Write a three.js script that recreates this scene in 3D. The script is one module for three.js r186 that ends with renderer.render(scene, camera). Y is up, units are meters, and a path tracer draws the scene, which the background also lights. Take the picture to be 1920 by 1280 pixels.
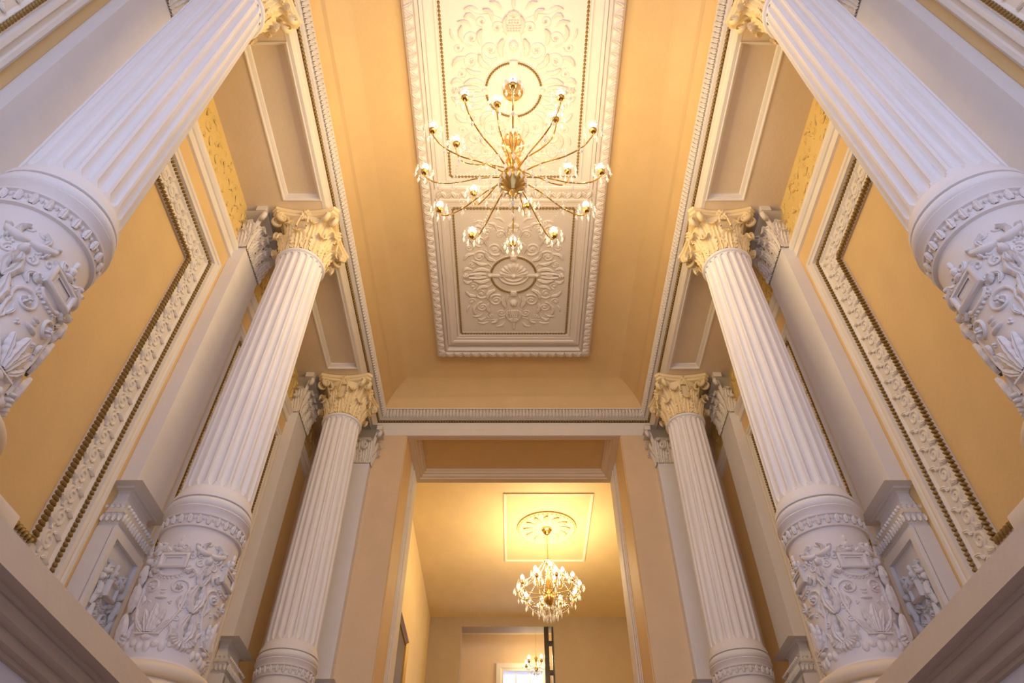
import * as THREE from 'three';
import { mergeGeometries, toCreasedNormals } from 'three/addons/utils/BufferGeometryUtils.js';

// ------------------------------------------------------------------ camera, sky, exposure
const scene = new THREE.Scene();
const camera = new THREE.PerspectiveCamera(2 * Math.atan(640 / 1315) * 180 / Math.PI, 1.5, 0.05, 100);
camera.position.set(0, 0, 0);                       // the eye, 1.6 m above the stair landing
camera.rotation.x = 46.4 * Math.PI / 180;
camera.setViewOffset(1920, 1280, -3, 0, 1920, 1280);
scene.background = new THREE.Color().setRGB(2.9, 3.35, 5.2);   // overcast daylight outside the windows
const renderer = new THREE.WebGLRenderer({ antialias: true });
renderer.toneMapping = THREE.LinearToneMapping;
renderer.toneMappingExposure = 0.51;
renderer.shadowMap.enabled = true;
const BULB = new THREE.Color().setRGB(1, 0.74, 0.41);

// ------------------------------------------------------------------ helpers
const PI = Math.PI, V3 = THREE.Vector3;
let seed = 12345;
const rnd = () => { seed = (seed * 1664525 + 1013904223) >>> 0; return seed / 4294967296; };
const taken = {};
function numbered(n) { const k = taken[n] = (taken[n] ?? -1) + 1; return k ? `${n}_${String(k).padStart(3, '0')}` : n; }
function tag(o, label, category, group, kind) {
  o.userData.label = label; o.userData.category = category;
  if (group) o.userData.group = group;
  if (kind) o.userData.kind = kind;
  return o;
}
function thing(name, label, category, [x, y, z] = [0, 0, 0], turn = 0, group, kind = 'thing') {
  const g = new THREE.Group(); g.name = numbered(name); g.position.set(x, y, z); g.rotation.y = turn; scene.add(g);
  return tag(g, label, category, group, kind);
}
function fin(g, crease = 0.7) {                       // creased normals and uv in metres
  if (g.index) g = g.toNonIndexed();
  for (const k of Object.keys(g.attributes)) if (k !== 'position') g.deleteAttribute(k);
  g.computeVertexNormals();
  g = toCreasedNormals(g, crease);
  const p = g.attributes.position, n = g.attributes.normal, uv = new Float32Array(p.count * 2);
  for (let i = 0; i < p.count; i++) {
    const ax = Math.abs(n.getX(i)), ay = Math.abs(n.getY(i)), az = Math.abs(n.getZ(i));
    if (ay >= ax && ay >= az) { uv[2 * i] = p.getX(i); uv[2 * i + 1] = p.getZ(i); }
    else if (ax >= az) { uv[2 * i] = p.getZ(i); uv[2 * i + 1] = p.getY(i); }
    else { uv[2 * i] = p.getX(i); uv[2 * i + 1] = p.getY(i); }
  }
  g.setAttribute('uv', new THREE.BufferAttribute(uv, 2));
  return g;
}
function mesh(name, geo, mat, parent, label) {
  const m = new THREE.Mesh(geo, mat); m.castShadow = m.receiveShadow = true;
  m.name = parent ? name : numbered(name);
  (parent ?? scene).add(m);
  if (label) m.userData.label = label;
  return m;
}
const bare = (g) => { g = g.index ? g.toNonIndexed() : g; for (const k of Object.keys(g.attributes)) if (k !== 'position') g.deleteAttribute(k); return g; };
const join = (list) => mergeGeometries(list.map(bare));
const move = (g, x, y, z, ry = 0, s = 1) => { g = g.clone(); if (s !== 1) g.scale(s, s, s); if (ry) g.rotateY(ry); return g.translate(x, y, z); };
const box = (x0, x1, y0, y1, z0, z1) => bare(new THREE.BoxGeometry(x1 - x0, y1 - y0, z1 - z0).translate((x0 + x1) / 2, (y0 + y1) / 2, (z0 + z1) / 2));
function grid(nu, nv, fn) {                           // fn(u, v) -> [x, y, z]; u, v in 0..1
  const pos = [], idx = [];
  for (let j = 0; j <= nv; j++) for (let i = 0; i <= nu; i++) pos.push(...fn(i / nu, j / nv));
  for (let j = 0; j < nv; j++) for (let i = 0; i < nu; i++) {
    const a = j * (nu + 1) + i, b = a + 1, c = a + nu + 1, d = c + 1;
    idx.push(a, b, d, a, d, c);
  }
  const g = new THREE.BufferGeometry();
  g.setAttribute('position', new THREE.Float32BufferAttribute(pos, 3)); g.setIndex(idx);
  return bare(g);
}
const warp = (g, fn) => { g = g.clone(); const p = g.attributes.position; for (let i = 0; i < p.count; i++) p.setXYZ(i, ...fn(p.getX(i), p.getY(i), p.getZ(i))); return g; };
const lathe = (pts, n = 48) => bare(new THREE.LatheGeometry(pts.map(([r, y]) => new THREE.Vector2(r, y)), n));
// a moulding: profile of [offset outward from the path, height] swept along a mitred path in the xy plane
function sweep(profile, path, closed) {
  const n = path.length, M = [];
  for (let i = 0; i < n; i++) {
    const a = path[(i - 1 + n) % n], b = path[i], c = path[(i + 1) % n];
    const d = (p, q) => { const l = Math.hypot(q[0] - p[0], q[1] - p[1]); return [(q[1] - p[1]) / l, -(q[0] - p[0]) / l]; };
    let n1 = d(a, b), n2 = d(b, c);
    if (!closed && i === 0) n1 = n2;
    if (!closed && i === n - 1) n2 = n1;
    const k = 1 + n1[0] * n2[0] + n1[1] * n2[1];
    M.push([(n1[0] + n2[0]) / k, (n1[1] + n2[1]) / k]);
  }
  const m = closed ? n : n - 1, pos = [];
  for (let i = 0; i < m; i++) {
    const j = (i + 1) % n;
    for (let k = 0; k + 1 < profile.length; k++) {
      const P = (q, [o, h]) => [path[q][0] + M[q][0] * o, path[q][1] + M[q][1] * o, h];
      const A = P(i, profile[k]), B = P(j, profile[k]), C = P(j, profile[k + 1]), D = P(i, profile[k + 1]);
      pos.push(...A, ...B, ...C, ...A, ...C, ...D);
    }
  }
  const g = new THREE.BufferGeometry(); g.setAttribute('position', new THREE.Float32BufferAttribute(pos, 3));
  return g;
}
const rect = (hw, y0, y1) => [[-hw, y0], [hw, y0], [hw, y1], [-hw, y1]];
// points every `step` along a closed or open path: [x, y, direction angle]
function along(path, closed, step, skip = 0) {
  const out = [], n = path.length;
  for (let i = 0; i < (closed ? n : n - 1); i++) {
    const a = path[i], b = path[(i + 1) % n], l = Math.hypot(b[0] - a[0], b[1] - a[1]), k = Math.max(1, Math.round((l - 2 * skip) / step));
    for (let j = 0; j < k; j++) { const t = (skip + (j + 0.5) * (l - 2 * skip) / k) / l; out.push([a[0] + (b[0] - a[0]) * t, a[1] + (b[1] - a[1]) * t, Math.atan2(b[1] - a[1], b[0] - a[0])]); }
  }
  return out;
}
const arc = (cx, cy, rx, ry, a0, a1, n = 6) => Array.from({ length: n + 1 }, (_, i) => { const a = a0 + (a1 - a0) * i / n; return [cx + rx * Math.cos(a), cy + ry * Math.sin(a)]; });

// ------------------------------------------------------------------ materials
function noiseTex(size, cells, contrast, lo) {
  const base = [];
  for (let o = 0; o < 4; o++) { const c = cells << o, a = new Float32Array(c * c); for (let i = 0; i < a.length; i++) a[i] = rnd(); base.push([c, a]); }
  const d = new Uint8Array(size * size * 4);
  for (let y = 0; y < size; y++) for (let x = 0; x < size; x++) {
    let v = 0, w = 0.5;
    for (const [c, a] of base) {
      const fx = x / size * c, fy = y / size * c, ix = fx | 0, iy = fy | 0, tx = fx - ix, ty = fy - iy, sx = tx * tx * (3 - 2 * tx), sy = ty * ty * (3 - 2 * ty);
      const q = (i, j) => a[((iy + j) % c) * c + (ix + i) % c];
      v += w * ((q(0, 0) * (1 - sx) + q(1, 0) * sx) * (1 - sy) + (q(0, 1) * (1 - sx) + q(1, 1) * sx) * sy); w *= 0.5;
    }
    const g = Math.max(0, Math.min(255, 255 * (lo + contrast * v))), k = 4 * (y * size + x);
    d[k] = d[k + 1] = d[k + 2] = g; d[k + 3] = 255;
  }
  const t = new THREE.DataTexture(d, size, size); t.wrapS = t.wrapT = THREE.RepeatWrapping; t.magFilter = THREE.LinearFilter; t.minFilter = THREE.LinearMipmapLinearFilter; t.generateMipmaps = true; t.needsUpdate = true;
  return t;
}
const grain = noiseTex(256, 16, 1, 0); grain.repeat.set(2.5, 2.5);
const tone = noiseTex(256, 8, 0.035, 0.975); tone.repeat.set(0.7, 0.7); tone.colorSpace = THREE.SRGBColorSpace;
const mat = (r, g, b, o = {}) => { const m = new THREE.MeshStandardMaterial({ roughness: 0.62, side: THREE.DoubleSide, ...o }); m.color.setRGB(r, g, b); return m; };
const plaster = { map: tone, bumpMap: grain, bumpScale: 0.0012 };
const M = {
  white: mat(0.84, 0.80, 0.76, plaster),
  cream: mat(0.84, 0.77, 0.66, plaster),
  soffit: mat(0.82, 0.67, 0.46, plaster),
  yellow: mat(0.79, 0.55, 0.245, plaster),
  peach: mat(0.80, 0.59, 0.35, plaster),
  capital: mat(0.89, 0.72, 0.40, { roughness: 0.55 }),
  frieze: mat(0.85, 0.62, 0.22, plaster),
  ceilingRelief: mat(0.80, 0.72, 0.63, { roughness: 0.6 }),
  stucco: mat(0.76, 0.70, 0.65, { roughness: 0.6 }),
  relief: mat(0.82, 0.78, 0.74, { roughness: 0.6 }),
  gold: mat(0.30, 0.19, 0.05, { metalness: 0.35, roughness: 0.42 }),
  brass: mat(0.80, 0.56, 0.20, { metalness: 1, roughness: 0.16 }),
  darkBrass: mat(0.42, 0.27, 0.09, { metalness: 1, roughness: 0.28 }),
  room: mat(0.82, 0.66, 0.38, plaster),
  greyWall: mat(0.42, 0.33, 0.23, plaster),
  fascia: mat(0.72, 0.60, 0.45, plaster),
  taupe: mat(0.50, 0.39, 0.30, plaster),
  lilac: mat(0.72, 0.70, 0.72, plaster),
  stone: mat(0.5, 0.40, 0.28, plaster),
  dark: mat(0.03, 0.022, 0.016, { roughness: 0.4 }),
  canvas: mat(0.10, 0.07, 0.04, { roughness: 0.5 }),
  bulb: new THREE.MeshStandardMaterial({ color: 0xffffff, emissive: new THREE.Color().setRGB(1, 0.86, 0.62), emissiveIntensity: 9, roughness: 0.3 }),
  candle: mat(0.85, 0.8, 0.68, { roughness: 0.4 }),
  glassPan: new THREE.MeshPhysicalMaterial({ color: 0xffffff, transmission: 1, thickness: 0, roughness: 0.05, side: THREE.DoubleSide }),
  crystal: new THREE.MeshPhysicalMaterial({ color: 0xffffff, transmission: 0.65, thickness: 0.02, ior: 1.65, roughness: 0.08, side: THREE.DoubleSide }),
};

// ------------------------------------------------------------------ measures (metres, the eye is the origin)
const G = 1.178, S = 5.5, XC = 1.9, XW = 2.45, Z1 = -6.85, Z0 = 1.38, CZ = [-1.64, -3.83, -6.02], XA = 1.72;
const struct = (o, label, category) => tag(o, label, category, null, 'structure');

// ------------------------------------------------------------------ shell of the stair hall
struct(mesh('floor', fin(box(-2.7, 2.7, -1.75, -1.6, Z1 - 1.1, Z0 + 0.3)), M.stone), 'stone floor of the stair landing below', 'floor');
for (const s of [-1, 1]) {
  const side = s < 0 ? 'left' : 'right', b = (x0, x1, ...r) => s < 0 ? box(-x1, -x0, ...r) : box(x0, x1, ...r);
  struct(mesh(`wall_${side}`, fin(b(XW, 2.65, G - 0.2, 6.4, Z1 - 0.1, Z0)), M.yellow), `yellow painted side wall behind the ${side} columns`, 'wall');
  struct(mesh(`wall_lower_${side}`, fin(b(1.72, 2.65, -1.6, G - 0.2, Z1, Z0)), M.lilac), `pale wall under the ${side} gallery edge`, 'wall');
}
struct(mesh('wall_back', fin(join([box(-2.65, -1.75, -1.6, 6.4, Z0, Z0 + 0.25), box(1.75, 2.65, -1.6, 6.4, Z0, Z0 + 0.25), box(-1.75, 1.75, 5.45, 6.4, Z0, Z0 + 0.25), box(-1.75, 1.75, -1.6, -0.4, Z0, Z0 + 0.25)])), M.cream), 'cream wall behind the viewer with the tall window', 'wall');
{ // the tall window behind the viewer
  const w = struct(thing('window_1', '', 'window', [0, 0, Z0 + 0.12]), 'tall window in the wall behind the viewer', 'window');
  mesh('window_frame', fin(sweep([[0, -0.05], [0, 0.05], [-0.07, 0.05], [-0.07, -0.05]], rect(1.75, -0.4, 5.45), true)), M.white, w);
  for (const x of [-0.6, 0.6]) mesh('mullion', fin(box(x - 0.03, x + 0.03, -0.4, 5.45, -0.03, 0.03)), M.white, w);
  mesh('transom', fin(box(-1.75, 1.75, 3.4, 3.46, -0.03, 0.03)), M.white, w);
}
// end wall with the tall opening
struct(mesh('wall_front', fin(join([box(-2.65, -1.33, -1.6, S, Z1 - 1, Z1), box(1.33, 2.65, -1.6, S, Z1 - 1, Z1), box(-2.65, 2.65, S + 0.16, 6.4, Z1 - 1, Z1), box(-2.65, 3.2, 6.4, 7.2, Z1 - 1, Z1 - 0.8), box(2.65, 3.2, G, 6.4, Z1 - 1, Z1 - 0.8), box(-2.65, 2.65, S + 0.01, S + 0.17, Z1 - 0.04, Z1), box(-2.65, 2.65, S + 0.01, S + 0.17, Z1 - 1, Z1 - 0.97), box(-1.33, 1.33, -1.6, G, Z1 - 1, Z1)])), M.peach), 'peach end wall around the tall opening', 'wall');
const plan = (g) => warp(g, (x, y, h) => [x, h, y]);                     // path drawn in x and z, profile height upwards
const hallRect = (d) => [[-d, Z1 + XA - d], [d, Z1 + XA - d], [d, Z0 - XA + d], [-d, Z0 - XA + d]];   // d = half width; XA is the fascia line
struct(mesh('ceiling', fin(join([
  plan(sweep(Array.from({ length: 17 }, (_, i) => { const a = i / 16 * PI / 2; return [-0.62 * (1 - Math.cos(a)), 5.86 + 0.34 * Math.sin(a)]; }), hallRect(1.62), true)),
  box(-1.02, 1.02, 6.2, 6.3, Z1 + 0.7, Z0 - 0.7), box(-2.65, 2.65, 6.3, 6.45, Z1 - 1.1, Z0 + 0.25),
]), 0.5), M.yellow), 'yellow coved ceiling above the cornice', 'ceiling');

// ------------------------------------------------------------------ relief kit: pieces drawn flat as (across, up, out)
function strip(pts, k = 1, n = 6, sink = 0.004) {      // a half-round stroke; pts = [x, y, radius, base height]
  const m = pts.length - 1;
  return grid(n, m, (u, v) => {
    const i = Math.round(v * m), p = pts[i], a = pts[Math.max(0, i - 1)], b = pts[Math.min(m, i + 1)], l = Math.hypot(b[0] - a[0], b[1] - a[1]) || 1;
    const nx = -(b[1] - a[1]) / l, ny = (b[0] - a[0]) / l, c = Math.cos(u * PI), s = Math.sin(u * PI), r = p[2];
    return [p[0] + nx * c * r, p[1] + ny * c * r, (p[3] ?? 0) + (s < 0.01 ? -sink : s * r * k)];
  });
}
function spiralPts(cx, cy, r0, r1, a0, turns, w0, w1, n = 22) {
  return Array.from({ length: n + 1 }, (_, i) => { const t = i / n, a = a0 + turns * 2 * PI * t, r = r0 + (r1 - r0) * t; return [cx + r * Math.cos(a), cy + r * Math.sin(a), w0 + (w1 - w0) * t, 0]; });
}
const spiral = (...a) => strip(spiralPts(...a), 1.3);
function curve(pts, w0, w1, n = 14, k = 1.2) {        // smooth stroke through points
  const c = new THREE.CatmullRomCurve3(pts.map(([x, y]) => new V3(x, y, 0)));
  return strip(Array.from({ length: n + 1 }, (_, i) => { const p = c.getPoint(i / n), t = i / n; return [p.x, p.y, w0 + (w1 - w0) * t, 0]; }), k);
}
function leaf(pts, W, Hh, lobes = 3, n = 0, tip = 0.6) { // acanthus leaf lying along a curve
  const c = new THREE.CatmullRomCurve3(pts.map(([x, y]) => new V3(x, y, 0)));
  n = n || lobes * 5;
  return grid(6, n, (u, v) => {
    const p = c.getPoint(v), t = c.getTangent(v), s = u * 2 - 1, ph = (lobes * v) % 1, tooth = v > 0.99 ? 0.2 : Math.pow(Math.sin(PI * (0.12 + 0.8 * ph)), 0.7);
    const w = W * Math.pow(Math.sin(PI * Math.min(0.985, 0.12 + 0.88 * v)), 0.7) * (0.5 + 0.5 * tooth), q = Math.abs(s);
    const h = Hh * (0.25 + tip * v * v) + Hh * (0.9 * (1 - s * s) - 0.5 * Math.exp(-s * s * 18)) * (0.5 + 0.5 * Math.sin(PI * v)) + Hh * 0.35 * q * (tooth - 0.5) + (q > 0.9 ? -0.004 : 0);
    const f = (q * 0.35 / lobes) * 0.4;                                   // lobes sweep towards the tip
    const p2 = c.getPoint(Math.min(1, v + f));
    return [p2.x - t.y * s * w, p2.y + t.x * s * w, h];
  });
}
function dome(cx, cy, rx, ry, h, n = 10, m = 4) { return grid(n, m, (u, v) => { const a = u * 2 * PI, r = Math.cos(v * PI / 2); return [cx + rx * r * Math.cos(a), cy + ry * r * Math.sin(a), -0.003 + h * Math.sin(v * PI / 2)]; }); }
function rosette(cx, cy, r, h, petals = 6) {
  return join([dome(cx, cy, r * 0.36, r * 0.36, h * 1.2, 8, 3), grid(petals * 4, 5, (u, v) => { const a = u * 2 * PI, q = r * (0.82 + 0.18 * Math.cos(a * petals)) * v; return [cx + q * Math.cos(a), cy + q * Math.sin(a), v > 0.99 ? -0.003 : h * (0.25 + 0.75 * Math.sin(PI * v) * (0.7 + 0.3 * Math.cos(a * petals)))]; })]);
}
function fan(cx, cy, r, a0, a1, h, ribs = 7) { return grid(ribs * 4, 6, (u, v) => { const a = a0 + (a1 - a0) * u, q = r * v * (0.9 + 0.1 * Math.abs(Math.sin(u * ribs * PI))); return [cx + q * Math.cos(a), cy + q * Math.sin(a), v > 0.99 || u === 0 || u === 1 ? -0.003 : h * (0.35 + 0.65 * v) * (0.55 + 0.45 * Math.abs(Math.sin(u * ribs * PI)))]; }); }
const plateProfile = [[0.012, -0.003], [0.012, 0.016], [0.004, 0.02], [-0.004, 0.016], [-0.006, 0.007], [-0.02, 0.007]];
function plate(cx, cy, hw, hh, lift) {
  const P = [[cx - hw, cy - hh], [cx + hw, cy - hh], [cx + hw, cy + hh], [cx - hw, cy + hh]];
  return join([sweep(plateProfile.map(([o, h]) => [o, h + (h > 0 ? lift : 0)]), P, true), box(cx - hw, cx + hw, cy - hh, cy + hh, 0, lift + 0.007)]);
}
const mirror = (g) => warp(g, (x, y, h) => [-x, y, h]);
// one panel of grotesque ornament, about 0.36 wide and 0.82 tall: [name, geometry, mirrored too]
const grotesque = [
  ['lobed_edge', join([0.02, 0.055, 0.092, 0.128].flatMap((x, i) => [-1, 1].map((s) => dome(s * x, 0.085 + [0, 0.018, 0.006, 0.026][i], 0.02, [0.034, 0.024, 0.03, 0.02][i], 0.016)))), 0],
  ['vase_foot', join([box(-0.062, 0.062, 0.15, 0.158, 0, 0.02), dome(0, 0.135, 0.03, 0.018, 0.02)]), 0],
  ['acanthus_leaf', leaf([[0, 0.16], [0, 0.24], [0.004, 0.32]], 0.026, 0.022, 4), 0],
  ['acanthus_leaf', leaf([[0.012, 0.16], [0.03, 0.23], [0.05, 0.29]], 0.022, 0.018, 4), 1],
  ['acanthus_leaf', leaf([[0.026, 0.16], [0.055, 0.19], [0.082, 0.235]], 0.018, 0.016, 3), 1],
  ['scroll', strip([...Array.from({ length: 10 }, (_, i) => { const t = i / 10; return [0.05 + 0.075 * t + 0.02 * Math.sin(PI * t), 0.155 + 0.245 * t, 0.007 + 0.002 * t]; }), ...spiralPts(0.075, 0.435, 0.056, 0.012, -0.6, 1.35, 0.009, 0.005, 20)], 1.5), 1],
  ['button', rosette(0.075, 0.435, 0.023, 0.024, 5), 1],
  ['bracket', join([dome(0, 0.365, 0.034, 0.01, 0.018), dome(0, 0.395, 0.016, 0.006, 0.012), dome(0, 0.415, 0.02, 0.007, 0.012)]), 0],
  ['swag', join([strip(arc(0, 0.53, 0.058, 0.03, PI, 2 * PI, 12).map(([x, y]) => [x, y, 0.009]), 1.4), ...arc(0, 0.532, 0.07, 0.046, PI, 2 * PI, 10).map(([x, y]) => dome(x, y, 0.0085, 0.0085, 0.013, 7, 3))]), 0],
  ['cartouche', plate(0, 0.595, 0.062, 0.036, 0.012), 0],
  ['cartouche_scroll', spiral(0.085, 0.565, 0.02, 0.004, PI, 1.2, 0.007, 0.005, 12), 1],
  ['cartouche_scroll', spiral(0.085, 0.632, 0.02, 0.004, PI, -1.2, 0.007, 0.005, 12), 1],
  ['crest_leaf', leaf([[0.01, 0.645], [0.045, 0.66], [0.06, 0.69]], 0.016, 0.016, 3), 1],
  ['crest_scroll', spiral(0.03, 0.69, 0.022, 0.004, -PI / 2, 1.3, 0.006, 0.004, 14), 1],
  ['finial', join([dome(0, 0.672, 0.022, 0.014, 0.022), dome(0, 0.705, 0.016, 0.024, 0.024), dome(0, 0.745, 0.009, 0.026, 0.018)]), 0],
  ['beast', join([strip([[0.178, 0.68, 0.004], [0.165, 0.672, 0.014], [0.145, 0.668, 0.019], [0.122, 0.676, 0.02], [0.1, 0.692, 0.015], [0.092, 0.71, 0.01], [0.098, 0.725, 0.006]], 1.3, 8), dome(0.094, 0.716, 0.015, 0.012, 0.026)]), 1],
  ['wing', leaf([[0.14, 0.68], [0.13, 0.715], [0.155, 0.74]], 0.014, 0.018, 4), 1],
  ['tendril', spiral(0.15, 0.71 + 0.03, 0.02, 0.003, 0, -1.2, 0.005, 0.003, 12), 1],
  ['tendril', spiral(0.14, 0.6, 0.024, 0.004, PI / 2, 1.4, 0.007, 0.004, 14), 1],
  ['side_leaf', leaf([[0.178, 0.3], [0.15, 0.38], [0.165, 0.47]], 0.026, 0.024, 4), 1],
  ['side_leaf', leaf([[0.178, 0.46], [0.16, 0.52], [0.172, 0.59]], 0.022, 0.024, 3), 1],
  ['tendril', spiral(0.125, 0.33, 0.026, 0.004, -PI / 2, -1.4, 0.007, 0.004, 14), 1],
  ['tendril', spiral(0.115, 0.26, 0.02, 0.004, PI, 1.3, 0.006, 0.004, 14), 1],
  ['side_leaf', leaf([[0.178, 0.12], [0.15, 0.19], [0.17, 0.29]], 0.026, 0.026, 4), 1],
  ['shell', fan(0.178, 0.165, 0.08, -PI * 0.98, -PI * 0.5, 0.034, 5), 1],
  ['sprig', leaf([[0.1, 0.13], [0.11, 0.18], [0.09, 0.22]], 0.012, 0.012, 2), 1],
  ['sprig', leaf([[0.105, 0.5], [0.125, 0.53], [0.11, 0.555]], 0.012, 0.013, 2), 1],
  ['rolled_leaf', leaf([[0.066, 0.545], [0.09, 0.535], [0.11, 0.55]], 0.014, 0.018, 3), 1],
  ['rolled_leaf', leaf([[0.02, 0.655], [0.05, 0.645], [0.085, 0.66]], 0.012, 0.018, 3), 1],
  ['berries', join([[0.118, 0.64], [0.13, 0.648], [0.126, 0.632], [0.138, 0.638]].map(([x, y]) => dome(x, y, 0.008, 0.008, 0.013, 6, 3))), 1],
  ['berries', join([[0.05, 0.34], [0.06, 0.348], [0.058, 0.334]].map(([x, y]) => dome(x, y, 0.007, 0.007, 0.011, 6, 3))), 1],
  ['tendril', spiral(0.06, 0.505, 0.017, 0.003, -PI / 2, -1.2, 0.005, 0.003, 12), 1],
  ['tendril', spiral(0.14, 0.44, 0.018, 0.003, PI, 1.3, 0.0055, 0.003, 12), 1],
  ['tendril', spiral(0.1, 0.2, 0.016, 0.003, 0, -1.2, 0.005, 0.003, 12), 1],
  ['husk', leaf([[0.115, 0.385], [0.13, 0.4], [0.15, 0.4]], 0.011, 0.014, 2), 1],
  ['husk', leaf([[0.12, 0.69], [0.11, 0.665], [0.115, 0.64]], 0.01, 0.014, 2), 1],
  ['husk', leaf([[0.125, 0.15], [0.135, 0.17], [0.13, 0.2]], 0.012, 0.015, 2), 1],
  ['mask', join([dome(0.178, 0.625, 0.02, 0.026, 0.034, 10, 4), dome(0.17, 0.63, 0.005, 0.004, 0.036, 6, 2)]), 1],
  ['drapery', leaf([[0.178, 0.6], [0.165, 0.56], [0.178, 0.52]], 0.012, 0.028, 3), 1],
  ['sprig', leaf([[0.1, 0.33], [0.09, 0.36], [0.1, 0.385]], 0.01, 0.012, 2), 1],
];

// ------------------------------------------------------------------ columns
const R0 = 0.228, R1 = 0.196;
function capitalLeaf(W, h, rho, rb) {                  // stands on the bell, tip curling outward (towards +z)
  const up = 0.66;
  return grid(8, 20, (u, v) => {
    const s = u * 2 - 1, q = Math.abs(s), ph = (v * 5) % 1, tooth = Math.pow(Math.sin(PI * (0.1 + 0.85 * ph)), 0.7);
    const w = W * (v < 0.45 ? 0.8 + 0.45 * v : 1.0 - Math.pow((v - 0.45) / 0.55, 1.6) * 0.72) * (0.62 + 0.38 * tooth);
    let r, y;
    if (v < up) { const t = v / up; y = h * t; r = rb + 0.01 + 0.034 * t * t; }
    else { const a = (v - up) / (1 - up) * PI * 1.05; r = rb + 0.044 + rho * (1 - Math.cos(a)); y = h + rho * Math.sin(a); }
    r += 0.012 * (1 - q) + 0.014 * q * tooth - 0.016 * Math.exp(-s * s * 30) - 0.016 * Math.exp(-((q - 0.5) ** 2) * 60);
    const a = s * w / Math.max(0.16, rb);
    return [r * Math.sin(a), y + q * 0.012 * tooth, r * Math.cos(a)];
  });
}
function voluteTube(d0, y0, d1, y1, R, thick, tw) {    // stem rising from the bell and ending in a spiral, in the plane of +z and y
  const pts = [[d0, y0], [d0 + (d1 - d0) * 0.25, y0 + (y1 + R - y0) * 0.6], [d0 + (d1 - d0) * 0.6, y0 + (y1 + R - y0) * 0.95]];
  for (let i = 0; i <= 18; i++) { const t = i / 18, a = PI / 2 - t * 3.4 * PI, r = R * (1 - 0.82 * t); pts.push([d1 + r * Math.cos(a), y1 + r * Math.sin(a)]); }
  const c = new THREE.CatmullRomCurve3(pts.map(([d, y]) => new V3(0, y, d)));
  return bare(new THREE.TubeGeometry(c, 44, thick, 6)).scale(tw, 1, 1);
}
const concave = (hs, dip, cut) => {
  const s = new THREE.Shape();
  const side = (k) => { const a = k * PI / 2, P = (x, y) => [x * Math.cos(a) - y * Math.sin(a), x * Math.sin(a) + y * Math.cos(a)]; const A = P(-hs + cut, -hs), B = P(hs - cut, -hs), C = P(0, -hs + 2 * dip), D = P(hs, -hs + cut); if (!k) s.moveTo(...A); s.quadraticCurveTo(...C, ...B); s.lineTo(...D); };
  for (let k = 0; k < 4; k++) side(k);
  return s;
};
const slab = (shape, h, bev) => bare(new THREE.ExtrudeGeometry(shape, { depth: h - 2 * bev, bevelEnabled: true, bevelThickness: bev, bevelSize: bev, bevelSegments: 2, curveSegments: 12 })).rotateX(-PI / 2).translate(0, bev, 0);
const geo = {};
geo.capLeafLow = fin(capitalLeaf(0.066, 0.14, 0.027, 0.192), 1.0);
geo.capLeafHigh = fin(capitalLeaf(0.06, 0.26, 0.034, 0.194), 1.0);
geo.volute = fin(join([move(voluteTube(0.2, 0.24, 0.325, 0.385, 0.05, 0.013, 1.6), 0.022, 0, 0, 0.06), move(voluteTube(0.2, 0.24, 0.325, 0.385, 0.05, 0.013, 1.6), -0.022, 0, 0, -0.06)]), 1.0);
geo.helix = fin(join([-1, 1].map((s) => warp(voluteTube(0.03, 0.26, 0.058, 0.39, 0.028, 0.008, 1.4), (x, y, z) => [s * (0.075 - z), y, 0.235 + x + 0.02]))), 1.0);
geo.flower = fin(warp(rosette(0, 0.45, 0.062, 0.05, 6), (x, y, h) => [x, y, 0.232 + h]), 1.0);
geo.abacus = fin(join([slab(concave(0.285, 0.045, 0.035), 0.035, 0.008).translate(0, 0.425, 0), slab(concave(0.297, 0.045, 0.035), 0.042, 0.008).translate(0, 0.46, 0)]), 0.6);
geo.bell = fin(lathe([[0.185, 0], [0.195, 0.03], [0.198, 0.2], [0.21, 0.32], [0.245, 0.41], [0.25, 0.425]], 32));
geo.shaft = (() => {
  const F = 20, per = 10, rows = [0, 0.01, 0.025, 0.04, 0.055, 0.07, 0.085, 0.1, 0.3, 0.7, 1.2, 1.7, 2.1, 2.34, 2.355, 2.37, 2.385, 2.4, 2.415, 2.43, 2.44], H = 2.44;
  return fin(grid(F * per, rows.length - 1, (u, v) => {
    const y = rows[Math.round(v * (rows.length - 1))], t = y / H, ph = (u * F) % 1, q = (ph - 0.5) / 0.37;
    const r = R0 - 0.008 + (R1 - R0 + 0.008) * (0.35 * t + 0.65 * t * t);
    let d = Math.abs(q) < 1 ? Math.sqrt(1 - q * q) : 0;
    const e = Math.min(y, H - y) / 0.085; if (e < 1) { const k = 1 - Math.max(0, 1 - e) ** 2; d = Math.abs(q) < Math.sqrt(k) ? d * Math.sqrt(k) : 0; }
    return [(r - 0.021 * d) * Math.cos(u * 2 * PI), y, (r - 0.021 * d) * Math.sin(u * 2 * PI)];
  }), 0.5);
})();
geo.astragal = fin(lathe([[R1, -0.005], ...arc(R1 + 0.002, 0.02, 0.02, 0.018, -PI / 2, PI / 2, 6), [R1 - 0.01, 0.045]]));
geo.ring = fin(lathe([[R0, 0], ...arc(R0 - 0.004, 0.035, 0.03, 0.035, -PI / 2, PI / 2, 6), [R0 + 0.018, 0.072], [R0 + 0.016, 0.1], [R0 + 0.004, 0.125], [R0 - 0.008, 0.16]]));
geo.collar = fin(lathe([[R0, 0], [R0 + 0.014, 0.004], [R0 + 0.016, 0.014], [R0 + 0.006, 0.02], [R0 + 0.008, 0.075], [R0 + 0.018, 0.08], [R0 + 0.02, 0.09], [R0 + 0.012, 0.096], [R0 + 0.022, 0.118], [R0 + 0.03, 0.132], [R0 + 0.026, 0.14], [R0, 0.142]]));
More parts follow.
